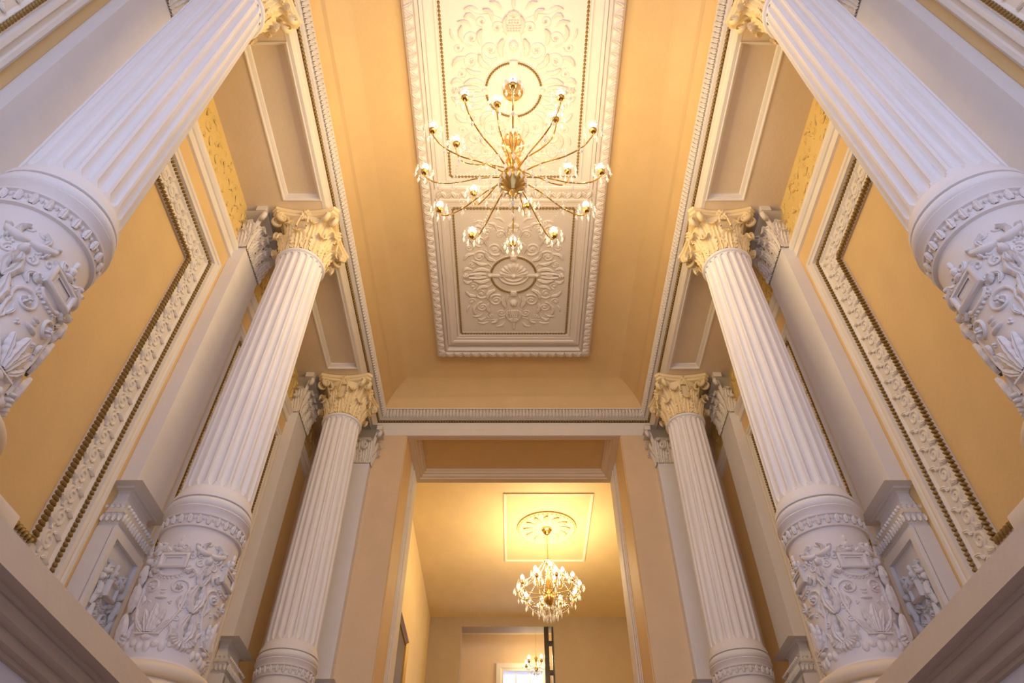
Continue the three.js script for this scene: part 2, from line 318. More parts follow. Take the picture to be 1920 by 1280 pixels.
geo.collarLeaf = fin(join(Array.from({ length: 28 }, (_, i) => move(warp(join([leaf([[0, 0.022], [0, 0.05], [0, 0.076]], 0.019, 0.012, 3, 6), dome(0.026, 0.055, 0.007, 0.014, 0.012, 6, 2), dome(0.0, 0.106, 0.016, 0.007, 0.012, 6, 2)]), (x, y, h) => [x, y, R0 + 0.008 + h]), 0, 0, 0, i / 28 * 2 * PI))), 1.0);
geo.drum = fin(lathe([[R0 + 0.012, 0], [R0 + 0.012, 0.012], [R0, 0.026], [R0, 0.78]], 64));
geo.base = fin(lathe([[0.3, 0.058], ...arc(0.282, 0.116, 0.054, 0.056, -PI / 2, PI / 2, 10), [0.284, 0.176], ...arc(0.284, 0.188, 0.02, 0.01, -PI / 2, -PI, 4), [0.264, 0.192], ...arc(0.268, 0.228, 0.04, 0.036, -PI / 2, PI / 2, 10), [0.25, 0.272]]));
geo.plinth = fin(slab(concave(0.32, 0, 0.012), 0.06, 0.005));
const onDrum = (g) => fin(warp(g, (x, y, h) => { y = y * 0.93; const a = x / R0; return [(R0 + h) * Math.sin(a), y, (R0 + h) * Math.cos(a)]; }), 1.0);
const drumPieces = grotesque.flatMap(([n, g, m]) => m ? [[n, onDrum(g)], [n, onDrum(mirror(g))]] : [[n, onDrum(g)]]);
function makeColumn(label, x, z) {
  const c = thing('column', label, 'column', [x, G, z], 0, 'fluted columns along the gallery');
  mesh('plinth', geo.plinth, M.soffit, c); mesh('base', geo.base, M.soffit, c);
  const d = mesh('drum', geo.drum, M.stucco, c, 'plaster drum covered in raised grotesque ornament'); d.position.y = 0.267;
  for (let k = 0; k < 4; k++) for (const [n, g] of drumPieces) { const p = mesh(n, g, M.stucco, d); p.rotation.y = k * PI / 2; }
  const co = mesh('collar', geo.collar, M.stucco, c); co.position.y = 1.042;
  mesh('leaf_band', geo.collarLeaf, M.stucco, co).userData.kind = 'stuff';
  mesh('ring', geo.ring, M.white, c).position.y = 1.182;
  const sh = mesh('shaft', geo.shaft, M.white, c, 'white fluted shaft'); sh.position.y = 1.35 - 0.01;
  mesh('astragal', geo.astragal, M.white, c).position.y = 3.775;
  const k = mesh('capital', geo.bell, M.capital, c, 'pale yellow leafy capital'); k.position.y = S - G - 0.505;
  for (let i = 0; i < 8; i++) {
    mesh('leaf', geo.capLeafLow, M.capital, k).rotation.y = i * PI / 4;
    mesh('leaf', geo.capLeafHigh, M.capital, k).rotation.y = (i + 0.5) * PI / 4;
    if (i % 2) mesh('volute', geo.volute, M.capital, k).rotation.y = i * PI / 4;
    else { mesh('helix', geo.helix, M.capital, k).rotation.y = i * PI / 4; mesh('flower', geo.flower, M.capital, k).rotation.y = i * PI / 4; }
  }
  mesh('abacus', geo.abacus, M.capital, k);
  return c;
}
{
  const where = ['nearest the viewer, its drum at the frame edge', 'middle of the row, between two others', 'farthest, beside the end wall opening'];
  let first;
  for (const s of [-1, 1]) CZ.forEach((z, i) => {
    const label = `white fluted column on the ${s < 0 ? 'left' : 'right'}, ${where[i]}`;
    if (!first) { first = makeColumn(label, s * XC, z); return; }
    const c = first.clone(); c.name = numbered('column'); c.position.set(s * XC, G, z); c.userData = { ...first.userData, label }; scene.add(c);
  });
}

// ------------------------------------------------------------------ pilasters (back at z = 0, facing +z)
const PH = 0.2, PD = 0.11;
const onFlat = (g) => fin(warp(g, (x, y, h) => [x * 0.74, y * 0.98, h * 1.35]), 1.0);
const pedestalPieces = grotesque.filter(([n]) => !['shell'].includes(n)).flatMap(([n, g, m]) => m ? [[n, onFlat(g)], [n, onFlat(mirror(g))]] : [[n, onFlat(g)]]);
const around = (d, w) => [[-w, 0.002], [-w, d], [w, d], [w, 0.002]].map(([x, z]) => [x, -z]);     // the three free sides in plan
const three = (profile, w, d) => warp(sweep(profile, around(d, w), false), (x, y, h) => [x, h, -y]);
const out = (p) => p.map(([o, h]) => [-o, h]);
geo.pShaft = fin(box(-PH, PH, 1.33, 3.815, 0.002, PD));
geo.pNeck = fin(three(out([[0, 0], ...arc(0.002, 0.02, 0.018, 0.018, -PI / 2, PI / 2, 5), [0, 0.045]]), PH, PD));
geo.pPedestal = fin(join([box(-PH - 0.008, PH + 0.008, 0, 1.05, 0.002, PD - 0.005), box(-PH - 0.008, -PH + 0.035, 0.1, 1.05, PD - 0.01, PD + 0.02), box(PH - 0.035, PH + 0.008, 0.1, 1.05, PD - 0.01, PD + 0.02), box(-PH, PH, 1.0, 1.05, PD - 0.01, PD + 0.02), box(-PH - 0.007, PH + 0.007, 0, 0.12, PD - 0.01, PD + 0.02)]));
geo.pCap = fin(three(out([[0.0, 0], [0.006, 0.004], [0.006, 0.016], [0.012, 0.02], [0.014, 0.028], [0.008, 0.034], [0.01, 0.09], [0.018, 0.094], [0.02, 0.108], [0.014, 0.112], [0.02, 0.125], [0.03, 0.15], [0.034, 0.155], [0.034, 0.178], [0.04, 0.182], [0.04, 0.205], [0.047, 0.21], [0.05, 0.235], [0.054, 0.24], [0.054, 0.268], [0.046, 0.274], [0.03, 0.29], [0, 0.295], [-0.05, 0.295]]), PH + 0.008, PD + 0.02), 0.3);
geo.pCapLeaves = fin(join(along(around(PD + 0.032, PH + 0.02), false, 0.034).flatMap(([x, y, a]) => [leaf([[0, 0.036], [0, 0.06], [0, 0.088]], 0.015, 0.009, 3), dome(0, 0.135, 0.012, 0.014, 0.014, 6, 2)].map((g) => g.rotateY(-a).translate(x, 0, -y)))), 1.0);
geo.pBell = fin(three(out([[0, 0], [0.0, 0.2], [0.02, 0.34], [0.05, 0.41], [0.05, 0.43], [-0.1, 0.43]]), PH, PD));
const flatLeaf = (W, h, rho) => warp(capitalLeaf(W, h, rho, 0.2), (x, y, z) => [x, y, z - 0.2]);
geo.pLeafLow = fin(flatLeaf(0.056, 0.15, 0.022), 1.0); geo.pLeafHigh = fin(flatLeaf(0.056, 0.27, 0.026), 1.0);
geo.pAbacus = fin(join([three(out([[-0.1, 0], [0.055, 0], [0.065, 0.03], [0.085, 0.05], [0.085, 0.075], [-0.1, 0.075]]), PH, PD), ...[-1, 1].map((s) => box(s * (PH + 0.07) - 0.035, s * (PH + 0.07) + 0.035, 0.01, 0.074, PD, PD + 0.09))]));
geo.pVolute = fin(warp(voluteTube(0.02, 0.24, 0.1, 0.385, 0.042, 0.013, 1.6), (x, y, z) => [x, y, z]), 1.0);
geo.pFlower = fin(warp(rosette(0, 0.45, 0.055, 0.045, 6), (x, y, h) => [x, y, PD + 0.045 + h]), 1.0);
function pilaster(label, x, z, turn) {
  const c = thing('pilaster', label, 'pilaster', [x, G, z], turn, 'wall pilasters behind the columns');
  const pe = mesh('pedestal', geo.pPedestal, M.white, c, 'pedestal with a sunk panel of raised ornament');
  for (const [n, g] of pedestalPieces) mesh(n, g, M.relief, pe).position.set(0, 0.17, PD - 0.004);
  const ca = mesh('pedestal_cornice', geo.pCap, M.white, c); ca.position.y = 1.05;
  mesh('leaf_band', geo.pCapLeaves, M.relief, ca).userData.kind = 'stuff';
  mesh('shaft', geo.pShaft, M.white, c);
  const k = mesh('capital', geo.pBell, M.cream, c, 'leafy pilaster capital'); k.position.y = S - G - 0.505;
  mesh('astragal', geo.pNeck, M.white, c).position.y = S - G - 0.53;
  for (const x2 of [-0.127, 0, 0.127]) mesh('leaf', geo.pLeafLow, M.cream, k).position.set(x2, 0, PD);
  for (const x2 of [-0.175, -0.06, 0.06, 0.175]) mesh('leaf', geo.pLeafHigh, M.cream, k).position.set(x2, 0, PD);
  for (const s of [-1, 1]) {
    for (const [g, zz] of [[geo.pLeafLow, 0.065], [geo.pLeafHigh, 0.075]]) { const l = mesh('leaf', g, M.cream, k); l.position.set(s * PH, 0, zz); l.rotation.y = s * PI / 2; }
    const v = mesh('volute', geo.pVolute, M.cream, k); v.position.set(s * PH, 0, PD); v.rotation.y = s * PI / 4;
  }
  mesh('abacus', geo.pAbacus, M.cream, k).position.y = 0.43;
  mesh('flower', geo.pFlower, M.cream, k);
  return c;
}
{
  const first = pilaster('', -XW, CZ[0], PI / 2);
  let used = false;
  const put = (label, x, z, turn) => {
    let c = first;
    if (used) { c = first.clone(); c.name = numbered('pilaster'); scene.add(c); }
    used = true; c.position.set(x, G, z); c.rotation.y = turn; c.userData = { ...first.userData, label };
  };
  for (const s of [-1, 1]) {
    const side = s < 0 ? 'left' : 'right';
    CZ.forEach((z, i) => put(`plain pilaster on the ${side} wall behind the ${['nearest', 'middle', 'farthest'][i]} fluted column`, s * XW, z, -s * PI / 2));
    put(`pilaster on the peach end wall, ${side} of the tall opening`, s * XC, Z1, 0);
  }
}

// ------------------------------------------------------------------ gallery edges: slab, fascia and cove mouldings
for (const s of [-1, 1]) {
  const side = s < 0 ? 'left' : 'right';
  const t = thing(`trim_gallery_${side}`, `beige ${side} gallery edge with dark stepped mouldings, bottom corner`, 'gallery edge', [0, 0, 0], 0, null, 'structure');
  const L = (p) => fin(warp(sweep(p, [[0, Z1], [0, Z0]], false), (x, y, h) => [s * x, h, y]), 0.5);
  mesh('fascia', L([[2.65, G], [1.56, G], [1.56, 1.08]]), M.fascia, t);
  mesh('moulding', L([[1.56, 1.08], [1.612, 1.078], [1.612, 1.068], ...arc(1.612, 1.05, 0.018, 0.018, PI / 2, 0, 4), [1.63, 1.05], [1.628, 1.022], [1.64, 1.016], [1.664, 1.014], [1.664, 1.0], [1.672, 0.985], [1.684, 0.982], [1.699, 0.98], [1.7, 0.966], [1.73, 0.964]]), M.taupe, t);
}

// ------------------------------------------------------------------ entablature: soffit boards, cornice
for (const s of [-1, 1]) {
  const side = s < 0 ? 'left' : 'right', X = (a, b) => s < 0 ? [-b, -a] : [a, b];
  const t = thing(`trim_soffit_${side}`, `cream panelled soffit over the ${side} row of columns`, 'soffit', [0, 0, 0], 0, null, 'structure');
  const zs = [Z0, 0.55, ...CZ, Z1], parts = [box(...X(XA + 0.012, 2.44), S + 0.05, 6.3, Z1, Z0), box(...X(XA + 0.012, 1.755), S, S + 0.05, Z1, Z0), box(...X(2.085, XW), S, S + 0.05, Z1, Z0)];
  const bays = [];
  for (let i = 0; i + 1 < zs.length; i++) {
    const a = i === 0 ? Z0 : zs[i] - 0.42, b = i === zs.length - 2 ? Z1 + 0.08 : zs[i + 1] + 0.37;
    if (i > 0) parts.push(box(...X(1.755, 2.085), S, S + 0.05, a, zs[i] + 0.37));
    if (a - b > 0.3) bays.push([b, a]); else parts.push(box(...X(1.755, 2.085), S, S + 0.05, b, a));
  }
  parts.push(box(...X(1.755, 2.085), S, S + 0.05, Z1, Z1 + 0.08));
  mesh('soffit_board', fin(join(parts)), M.soffit, t);
  for (const [b, a] of bays) {
    const path = [[s < 0 ? -2.085 : 1.755, b], [s < 0 ? -1.755 : 2.085, b], [s < 0 ? -1.755 : 2.085, a], [s < 0 ? -2.085 : 1.755, a]];
    mesh('panel_moulding', fin(plan(sweep([[0.012, S], [0.008, S - 0.008], [0, S - 0.008], [-0.004, S], [-0.006, S + 0.018], [-0.016, S + 0.022], [-0.022, S + 0.03], [-0.03, S + 0.034], [-0.034, S + 0.05]], path, true)), 0.5), M.cream, t);
  }
}
function leafRun(path, closed, step, fn) { return join(along(path, closed, step).map(([x, y, a]) => fn(x, y, a))); }
const ball = bare(new THREE.IcosahedronGeometry(1, 1)), ball0 = bare(new THREE.OctahedronGeometry(1, 1));
{
  const t = thing('trim_cornice', 'cream cornice with gold bead line and leafy roll around the ceiling', 'cornice', [0, 0, 0], 0, null, 'structure');
  mesh('fascia', fin(plan(sweep([[0.03, S - 0.002], [-0.004, S - 0.002], [-0.004, S + 0.09], [-0.008, S + 0.095], [-0.008, S + 0.2], [0.01, S + 0.2]], hallRect(XA), true)), 0.4), M.cream, t);
  mesh('bed_moulding', fin(plan(sweep([[0, 5.7], [0, 5.725], [-0.03, 5.73], ...arc(-0.03, 5.785, 0.055, 0.05, 1.5 * PI, PI, 6).map(([o, h]) => [o, h]), ...arc(-0.05, 5.79, 0.04, 0.05, PI, PI / 2, 5), [-0.105, 5.845], [-0.105, 5.865], [-0.05, 5.865]], hallRect(XA), true)), 0.6), M.cream, t);
  const beads = along(hallRect(XA - 0.018), true, 0.033).map(([x, z]) => ball0.clone().scale(0.0165, 0.016, 0.0165).translate(x, 5.716, z));
  mesh('gold_bead_line', fin(join(beads), 1.2), M.gold, t).userData.kind = 'stuff';
  const lf = join([leaf([[0, -0.02], [0.004, 0.02], [0, 0.062]], 0.021, 0.022, 3), dome(0.022, 0.0, 0.01, 0.014, 0.028, 6, 2), dome(0.022, 0.045, 0.01, 0.012, 0.024, 6, 2)]);
  const pose = (g, x, z, a) => warp(g, (u, v, h) => { const q = (v + 0.02) / 0.082; return [u * 0.9, 5.73 + 0.113 * q, 0.004 + 0.034 * Math.sin(PI * q * 0.8) + h * (1 - 0.6 * q)]; }).rotateY(-a + PI).translate(x, 0, z);
  mesh('leaf_roll', fin(leafRun(hallRect(XA - 0.066), true, 0.042, (x, z, a) => pose(lf, x, z, a + PI)), 1.0), M.cream, t).userData.kind = 'stuff';
}

// ------------------------------------------------------------------ side walls: picture frames, rails, friezes
const motif = fin(join([spiral(0, 0, 0.034, 0.006, 0.4, 1.5, 0.0075, 0.005, 16), leaf([[0.03, 0.012], [0.052, 0.03], [0.06, 0.055]], 0.012, 0.011, 2, 6), leaf([[-0.03, -0.012], [-0.052, -0.03], [-0.06, -0.055]], 0.012, 0.011, 2, 6), leaf([[0.03, -0.008], [0.044, -0.022], [0.058, -0.02]], 0.01, 0.011, 2, 6), leaf([[-0.03, 0.008], [-0.044, 0.022], [-0.058, 0.02]], 0.01, 0.011, 2, 6)]), 1.0);
geo.frameBand = fin(sweep([[-0.01, 0], [-0.01, 0.02], [0.01, 0.022], [0.03, 0.012], [0.05, 0.014], [0.19, 0.014], [0.21, 0.012], [0.225, 0.026], [0.25, 0.026]], rect(0.425, 0.25, 2.62), true), 0.4);
geo.frameOuter = fin(sweep([[0, 0.026], [0.028, 0.026], [0.036, 0.05], [0.06, 0.056], [0.07, 0.046], [0.075, 0.036], [0.1, 0.034], [0.108, 0.044], [0.13, 0.048], [0.15, 0.03], [0.158, 0.016], [0.165, 0]], rect(0.665, 0, 2.87), true), 0.4);
geo.frameBeadIn = fin(join(along(rect(0.425, 0.25, 2.62), true, 0.03).map(([x, y, a]) => ball0.clone().scale(0.0135, 0.025, 0.02).rotateZ(a - 0.5).translate(x, y, 0.026))), 1.2);
geo.frameBeadOut = fin(join(along(rect(0.665, 0, 2.87), true, 0.03).map(([x, y, a]) => ball0.clone().scale(0.0125, 0.018, 0.014).rotateZ(a - 0.5).translate(x, y, 0.034))), 1.2);
const motifAt = along(rect(0.545, 0.12, 2.75), true, 0.142);
function wallFrame(label, x, z, turn) {
  const t = thing('wall_frame', label, 'wall frame', [x, 1.61, z], turn, 'moulded frames on the side walls');
  const b = mesh('ornament_band', geo.frameBand, M.cream, t);
  for (const [mx, my, a] of motifAt) { const m = mesh('scroll_motif', motif, M.cream, b); m.position.set(mx, my, 0.013); m.rotation.z = a; m.scale.set(1.55, 1.55, 1.1); }
  mesh('outer_moulding', geo.frameOuter, M.cream, t);
  mesh('gold_bead_line', geo.frameBeadIn, M.gold, t, 'dark gold bead line').userData.kind = 'stuff';
  mesh('gold_bead_line', geo.frameBeadOut, M.gold, t, 'dark gold bead line').userData.kind = 'stuff';
  return t;
}
{
  let first;
  for (const s of [-1, 1]) [-0.545, -2.735, -4.925].forEach((z, i) => {
    const side = s < 0 ? 'left' : 'right';
    const label = [`gold beaded frame at the very top ${side} corner, above the nearest column`, `large gold beaded frame on the ${side} wall between nearest and middle columns`, `gold beaded frame on the ${side} wall hidden behind the middle column`][i];
    if (!first) { first = wallFrame(label, s * XW, z, -s * PI / 2); return; }
    const c = first.clone(); c.name = numbered('wall_frame'); c.position.set(s * XW, 1.61, z); c.rotation.y = -s * PI / 2; c.userData = { ...first.userData, label }; scene.add(c);
  });
}
const friezeRelief = (len) => {
  const L = [];
  for (let x = -len / 2 + 0.1; x < len / 2 - 0.05; x += 0.16) for (const y of [0.1, 0.24, 0.36]) {
    const a = rnd() * 6, q = 0.05;
    L.push(leaf([[x, y], [x + q * Math.cos(a), y + q * Math.sin(a)], [x + 2 * q * Math.cos(a + 0.6), y + 2 * q * Math.sin(a + 0.6)]], 0.02, 0.012, 3, 6));
    L.push(spiral(x + 0.06, y + 0.03, 0.03, 0.005, a, 1.3, 0.006, 0.004, 10));
  }
  return fin(join(L), 1.0);
};
for (const s of [-1, 1]) {
  const side = s < 0 ? 'left' : 'right';
  const t = thing(`trim_frieze_${side}`, `yellow frieze and white rail high on the ${side} wall`, 'frieze', [s * XW, 0, 0], -s * PI / 2, null, 'structure');
  for (const [z0, z1] of [[Z0, -1.45], [-1.83, -3.64], [-4.02, -5.83], [-6.21, Z1]]) {
    const a = s * z0, b = s * z1, lo = Math.min(a, b), hi = Math.max(a, b);
    mesh('rail', fin(warp(sweep(out([[0, 4.86], [0.022, 4.865], [0.024, 4.885], [0.016, 4.89], [0.018, 4.95], [0.03, 4.955], [0.045, 4.975], [0.05, 5.0], [0.05, 5.012], [0, 5.02]]), [[lo, 0], [hi, 0]], false), (x, y, h) => [x, h, y < 0 ? -y : y]), 0.4), M.cream, t);
    const fz = mesh('frieze', fin(box(lo, hi, 5.02, S, -0.02, 0.006)), M.frieze, t, 'golden yellow frieze with fine raised leaves');
    const r = mesh('frieze_leaves', friezeRelief(hi - lo), M.frieze, fz); r.userData.kind = 'stuff'; r.position.set((lo + hi) / 2, 5.02, 0.006);
  }
}

// ------------------------------------------------------------------ ceiling panel with three fields
{
  const t = thing('ceiling_relief', 'long white relief panel with gold bead lines, centre of the ceiling', 'ceiling panel', [0, 6.2, -2.735], 0);
  const down = (g) => warp(g, (x, y, h) => [x, -h, y]);                    // drawn flat, then hung face down
  const HL = 3.37, HW = 0.935;
  mesh('backing', fin(down(box(-0.9, 0.9, -HL + 0.04, HL - 0.04, -0.005, 0.03))), M.ceilingRelief, t);
  const leafy = leaf([[0, -0.04], [0.006, 0], [0, 0.045]], 0.03, 0.022, 3, 6);
  mesh('outer_moulding', fin(down(sweep([[0, 0], [0, 0.05], [-0.012, 0.06], ...arc(-0.055, 0.06, 0.043, 0.03, 0, PI, 7), [-0.105, 0.06], [-0.11, 0.08], [-0.13, 0.085], [-0.14, 0.06], [-0.15, 0.03]], [[-HW, -HL], [HW, -HL], [HW, HL], [-HW, HL]], true)), 0.5), M.ceilingRelief, t);
  mesh('leaf_roll', fin(down(join(along([[-HW + 0.055, -HL + 0.055], [HW - 0.055, -HL + 0.055], [HW - 0.055, HL - 0.055], [-HW + 0.055, HL - 0.055]], true, 0.052).flatMap(([x, y, a], i) => [leafy.clone().rotateZ(a + (i % 2 ? 0.5 : -0.5)).translate(x, y, 0.072)]))), 1.0), M.ceilingRelief, t).userData.kind = 'stuff';
  // relief pieces for one quadrant of a field (half 0.61 x 0.87)
  const quad = [];
  const sc = (cx, cy, r, a0, turns, w) => { quad.push(['scroll', spiral(cx, cy, r, r * 0.12, a0, turns, w, w * 0.6, 24)]); quad.push(['rosette', rosette(cx, cy, r * 0.3, 0.022, 5)]); };
  sc(0.2, 0.36, 0.085, -PI * 0.7, 1.7, 0.012); sc(0.37, 0.26, 0.08, PI, -1.6, 0.011); sc(0.36, 0.46, 0.07, -PI / 2, 1.6, 0.01);
  sc(0.14, 0.55, 0.055, PI, -1.5, 0.009); sc(0.27, 0.6, 0.05, -PI / 2, 1.5, 0.008); sc(0.48, 0.38, 0.045, PI, 1.4, 0.008); sc(0.46, 0.15, 0.05, PI / 2, 1.5, 0.009);
  for (const [p, w, h] of [
    [[[0.26, 0.06], [0.36, 0.09], [0.45, 0.06]], 0.028, 0.02], [[[0.2, 0.2], [0.28, 0.25], [0.3, 0.33]], 0.03, 0.022], [[[0.28, 0.16], [0.36, 0.16], [0.42, 0.2]], 0.024, 0.02],
    [[[0.1, 0.3], [0.12, 0.38], [0.09, 0.46]], 0.03, 0.022], [[[0.28, 0.4], [0.3, 0.48], [0.27, 0.54]], 0.026, 0.02], [[[0.42, 0.3], [0.5, 0.28], [0.54, 0.22]], 0.022, 0.018],
    [[[0.42, 0.42], [0.46, 0.5], [0.44, 0.57]], 0.022, 0.018], [[[0.06, 0.5], [0.08, 0.58], [0.06, 0.65]], 0.022, 0.02], [[[0.18, 0.6], [0.2, 0.68], [0.26, 0.7]], 0.02, 0.016],
    [[[0.32, 0.62], [0.38, 0.66], [0.42, 0.63]], 0.018, 0.014], [[[0.46, 0.08], [0.52, 0.1], [0.56, 0.06]], 0.02, 0.018], [[[0.5, 0.44], [0.53, 0.48], [0.54, 0.54]], 0.014, 0.012],
    [[[0.36, 0.56], [0.4, 0.6], [0.48, 0.6]], 0.014, 0.012], [[[0.3, 0.7], [0.36, 0.72], [0.42, 0.7]], 0.012, 0.01], [[[0.1, 0.7], [0.14, 0.75], [0.2, 0.76]], 0.014, 0.012], [[[0.3, 0.02], [0.4, 0.03], [0.5, 0.02]], 0.02, 0.024],
  ]) quad.push(['acanthus_leaf', leaf(p, w, h, 4, 10)]);
  quad.push(['stem', curve([[0.24, 0.12], [0.3, 0.2], [0.27, 0.3], [0.32, 0.36]], 0.008, 0.005)], ['stem', curve([[0.05, 0.28], [0.08, 0.38], [0.06, 0.48], [0.1, 0.52]], 0.009, 0.005)], ['stem', curve([[0.1, 0.62], [0.2, 0.66], [0.3, 0.66], [0.38, 0.7]], 0.006, 0.003)]);
  const axial = [['mask', join([dome(0, 0.4, 0.045, 0.05, 0.04), dome(0.016, 0.41, 0.009, 0.006, 0.046, 6, 2), dome(-0.016, 0.41, 0.009, 0.006, 0.046, 6, 2), dome(0, 0.395, 0.008, 0.014, 0.05, 6, 2)])], ['basket', join([0, 1, 2, 3, 4].flatMap((r) => Array.from({ length: 5 - (r > 2 ? 1 : 0) }, (_, i) => dome((i - (r > 2 ? 1.5 : 2)) * 0.024, 0.52 + r * 0.022, 0.012, 0.011, 0.022, 6, 2))))], ['shell', fan(0, 0.63, 0.07, PI * 0.1, PI * 0.9, 0.025, 7)], ['keystone', join([box(-0.03, 0.03, 0.225, 0.275, 0, 0.03), dome(0, 0.25, 0.024, 0.024, 0.04)])], ['bellflower', leaf([[0, 0.7], [0, 0.75], [0, 0.8]], 0.02, 0.016, 2, 8)]];
  const Q = quad.map(([n, g]) => [n, [[1, 1], [-1, 1], [1, -1], [-1, -1]].map(([a, b]) => fin(down(warp(g, (x, y, h) => [a * x, b * y, h + 0.03])), 1.0))]);
  const A = axial.map(([n, g]) => [n, [1, -1].map((b) => fin(down(warp(g, (x, y, h) => [x, b * y, h + 0.03])), 1.0))]);
  const centre = fin(down(join([fan(0, 0, 0.17, 0.05, PI - 0.05, 0.03, 9), dome(0, 0, 0.03, 0.03, 0.05), strip(arc(0, 0, 0.16, 0.12, -PI, 0, 16).map(([x, y]) => [x, y, 0.014]), 1.5), strip(arc(0, 0, 0.11, 0.075, -PI, 0, 12).map(([x, y]) => [x, y, 0.014]), 1.5), box(-0.24, 0.24, -0.012, 0.012, 0, 0.02)]).translate(0, 0, 0.03)), 1.0);
  const knob = fin(down(join([-1, 1].flatMap((s) => [rosette(s * 0.53, 0, 0.035, 0.035, 6), dome(s * 0.26, 0, 0.03, 0.022, 0.035), dome(s * 0.4, 0, 0.05, 0.014, 0.03)])).translate(0, 0, 0.03)), 1.0);
  const field = [[-0.625, -0.875], [0.625, -0.875], [0.625, 0.875], [-0.625, 0.875]];
  const gBeads = fin(down(join(along(field, true, 0.034).map(([x, y, a]) => ball0.clone().scale(0.016, 0.013, 0.014).rotateZ(a).translate(x, y, 0.04)))), 1.2);
  const gRing = fin(down(join([0, 1, 2, 3].flatMap((k) => Array.from({ length: 14 }, (_, i) => { const a = k * PI / 2 + 0.2 + (PI / 2 - 0.4) * i / 13; return ball0.clone().scale(0.012, 0.012, 0.012).translate(0.25 * Math.cos(a), 0.25 * Math.sin(a), 0.036); })))), 1.2);
  const ringBed = fin(down(sweep([[-0.02, 0.02], [-0.02, 0.036], [-0.008, 0.03], [0.008, 0.03], [0.02, 0.038], [0.024, 0.02]], arc(0, 0, 0.25, 0.25, 0, 2 * PI * 47 / 48, 47), true)), 0.7);
  const fieldMould = fin(down(sweep([[-0.012, 0.03], [-0.01, 0.036], [0.018, 0.036], [0.022, 0.05], [0.04, 0.055], [0.05, 0.045], [0.055, 0.06], [0.09, 0.062], [0.1, 0.075], [0.125, 0.08], [0.135, 0.07], [0.165, 0.066]], field, true)), 0.4);
  const bar = fin(down(join([box(-0.8, 0.8, -0.05, 0.05, 0.02, 0.066), ...along([[-0.78, 0], [0.78, 0]], false, 0.05).map(([x, y], i) => leafy.clone().rotateZ(i % 2 ? 0.5 : -0.5).translate(x, y, 0.07))])), 1.0);
  [-2.12, 0, 2.12].forEach((z, i) => {
    const fl = mesh('field_moulding', fieldMould, M.ceilingRelief, t); fl.position.z = z;
    for (const [n, gs] of Q) for (const g of gs) mesh(n, g, M.ceilingRelief, fl);
    for (const [n, gs] of A) for (const g of gs) mesh(n, g, M.ceilingRelief, fl);
    if (i !== 1) mesh('shell', centre, M.ceilingRelief, fl);
    mesh('side_ornament', knob, M.ceilingRelief, fl); mesh('ring_moulding', ringBed, M.ceilingRelief, fl);
    mesh('gold_bead_line', gBeads, M.gold, fl).userData.kind = 'stuff'; mesh('gold_bead_ring', gRing, M.gold, fl).userData.kind = 'stuff';
    if (i < 2) mesh('leafy_crossbar', bar, M.ceilingRelief, t).position.z = z + 1.06;
  });
}

// ------------------------------------------------------------------ opening in the end wall
{
  const t = struct(thing('door_1', '', 'doorway', [0, 0, 0]), 'panelled soffit and jambs of the tall opening', 'doorway');
  const zb = Z1 - 1.0, zc = (Z1 + zb) / 2;
  mesh('soffit_panel', fin(box(-1.33, 1.33, S + 0.11, S + 0.16, zb, Z1)), M.yellow, t);
  mesh('soffit_frame', fin(plan(sweep([[0, S + 0.06], [0, S], [-0.085, S], [-0.09, S + 0.02], [-0.11, S + 0.024], [-0.125, S + 0.05], [-0.145, S + 0.056], [-0.15, S + 0.075], [-0.165, S + 0.08], [-0.17, S + 0.115]], [[-1.33, zb], [1.33, zb], [1.33, Z1], [-1.33, Z1]], true)), 0.4), M.soffit, t);
  for (const s of [-1, 1]) {
    const B = (x0, x1, ...r) => s < 0 ? box(-x1, -x0, ...r) : box(x0, x1, ...r);
    mesh('jamb_panel', fin(B(1.318, 1.335, G, S, zb + 0.45, Z1 - 0.02)), M.yellow, t);
    mesh('jamb_moulding', fin(join([B(1.295, 1.335, G, S, zb, zb + 0.28), B(1.305, 1.335, G, S, zb + 0.28, zb + 0.38), B(1.312, 1.335, G, S, zb + 0.38, zb + 0.45)])), M.white, t);
  }
}

// ------------------------------------------------------------------ rooms beyond the opening
const H2 = 6.67, ZB = -14.34, ZR = Z1 - 1, ZP = -15.84;
struct(mesh('floor_rear_room', fin(box(-1.95, 3.2, G - 0.15, G, ZP - 0.2, ZR)), M.stone), 'floor of the room beyond the opening', 'floor');
struct(mesh('ceiling_rear_room', fin(box(-1.95, 3.2, H2, H2 + 0.15, ZB - 0.3, ZR)), M.room), 'yellow ceiling of the room beyond the opening', 'ceiling');
struct(mesh('wall_rear_left', fin(box(-1.95, -1.75, G, 7.2, ZP - 0.2, ZR)), M.room), 'yellow left wall of the room beyond the opening', 'wall');
struct(mesh('wall_rear_right', fin(box(3.0, 3.2, G, 7.2, ZP - 0.2, ZR)), M.room), 'yellow right wall of the room beyond the opening', 'wall');
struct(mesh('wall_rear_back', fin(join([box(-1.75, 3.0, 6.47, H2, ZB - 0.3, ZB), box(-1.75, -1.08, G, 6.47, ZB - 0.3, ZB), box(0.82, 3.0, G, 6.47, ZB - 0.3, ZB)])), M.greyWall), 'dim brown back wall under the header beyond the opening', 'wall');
struct(mesh('wall_passage_back', fin(join([box(-1.75, -0.26, G, 7.2, ZP - 0.2, ZP), box(0.67, 3.0, G, 7.2, ZP - 0.2, ZP), box(-0.26, 0.67, 6.19, 7.2, ZP - 0.2, ZP), box(-0.26, 0.67, G, 3.84, ZP - 0.2, ZP)])), M.peach), 'peach far wall around the small window', 'wall');
struct(mesh('ceiling_passage', fin(box(-1.95, 3.2, 6.96, 7.1, ZP - 0.2, ZB - 0.2)), M.cream), 'cream ceiling over the far passage', 'ceiling');
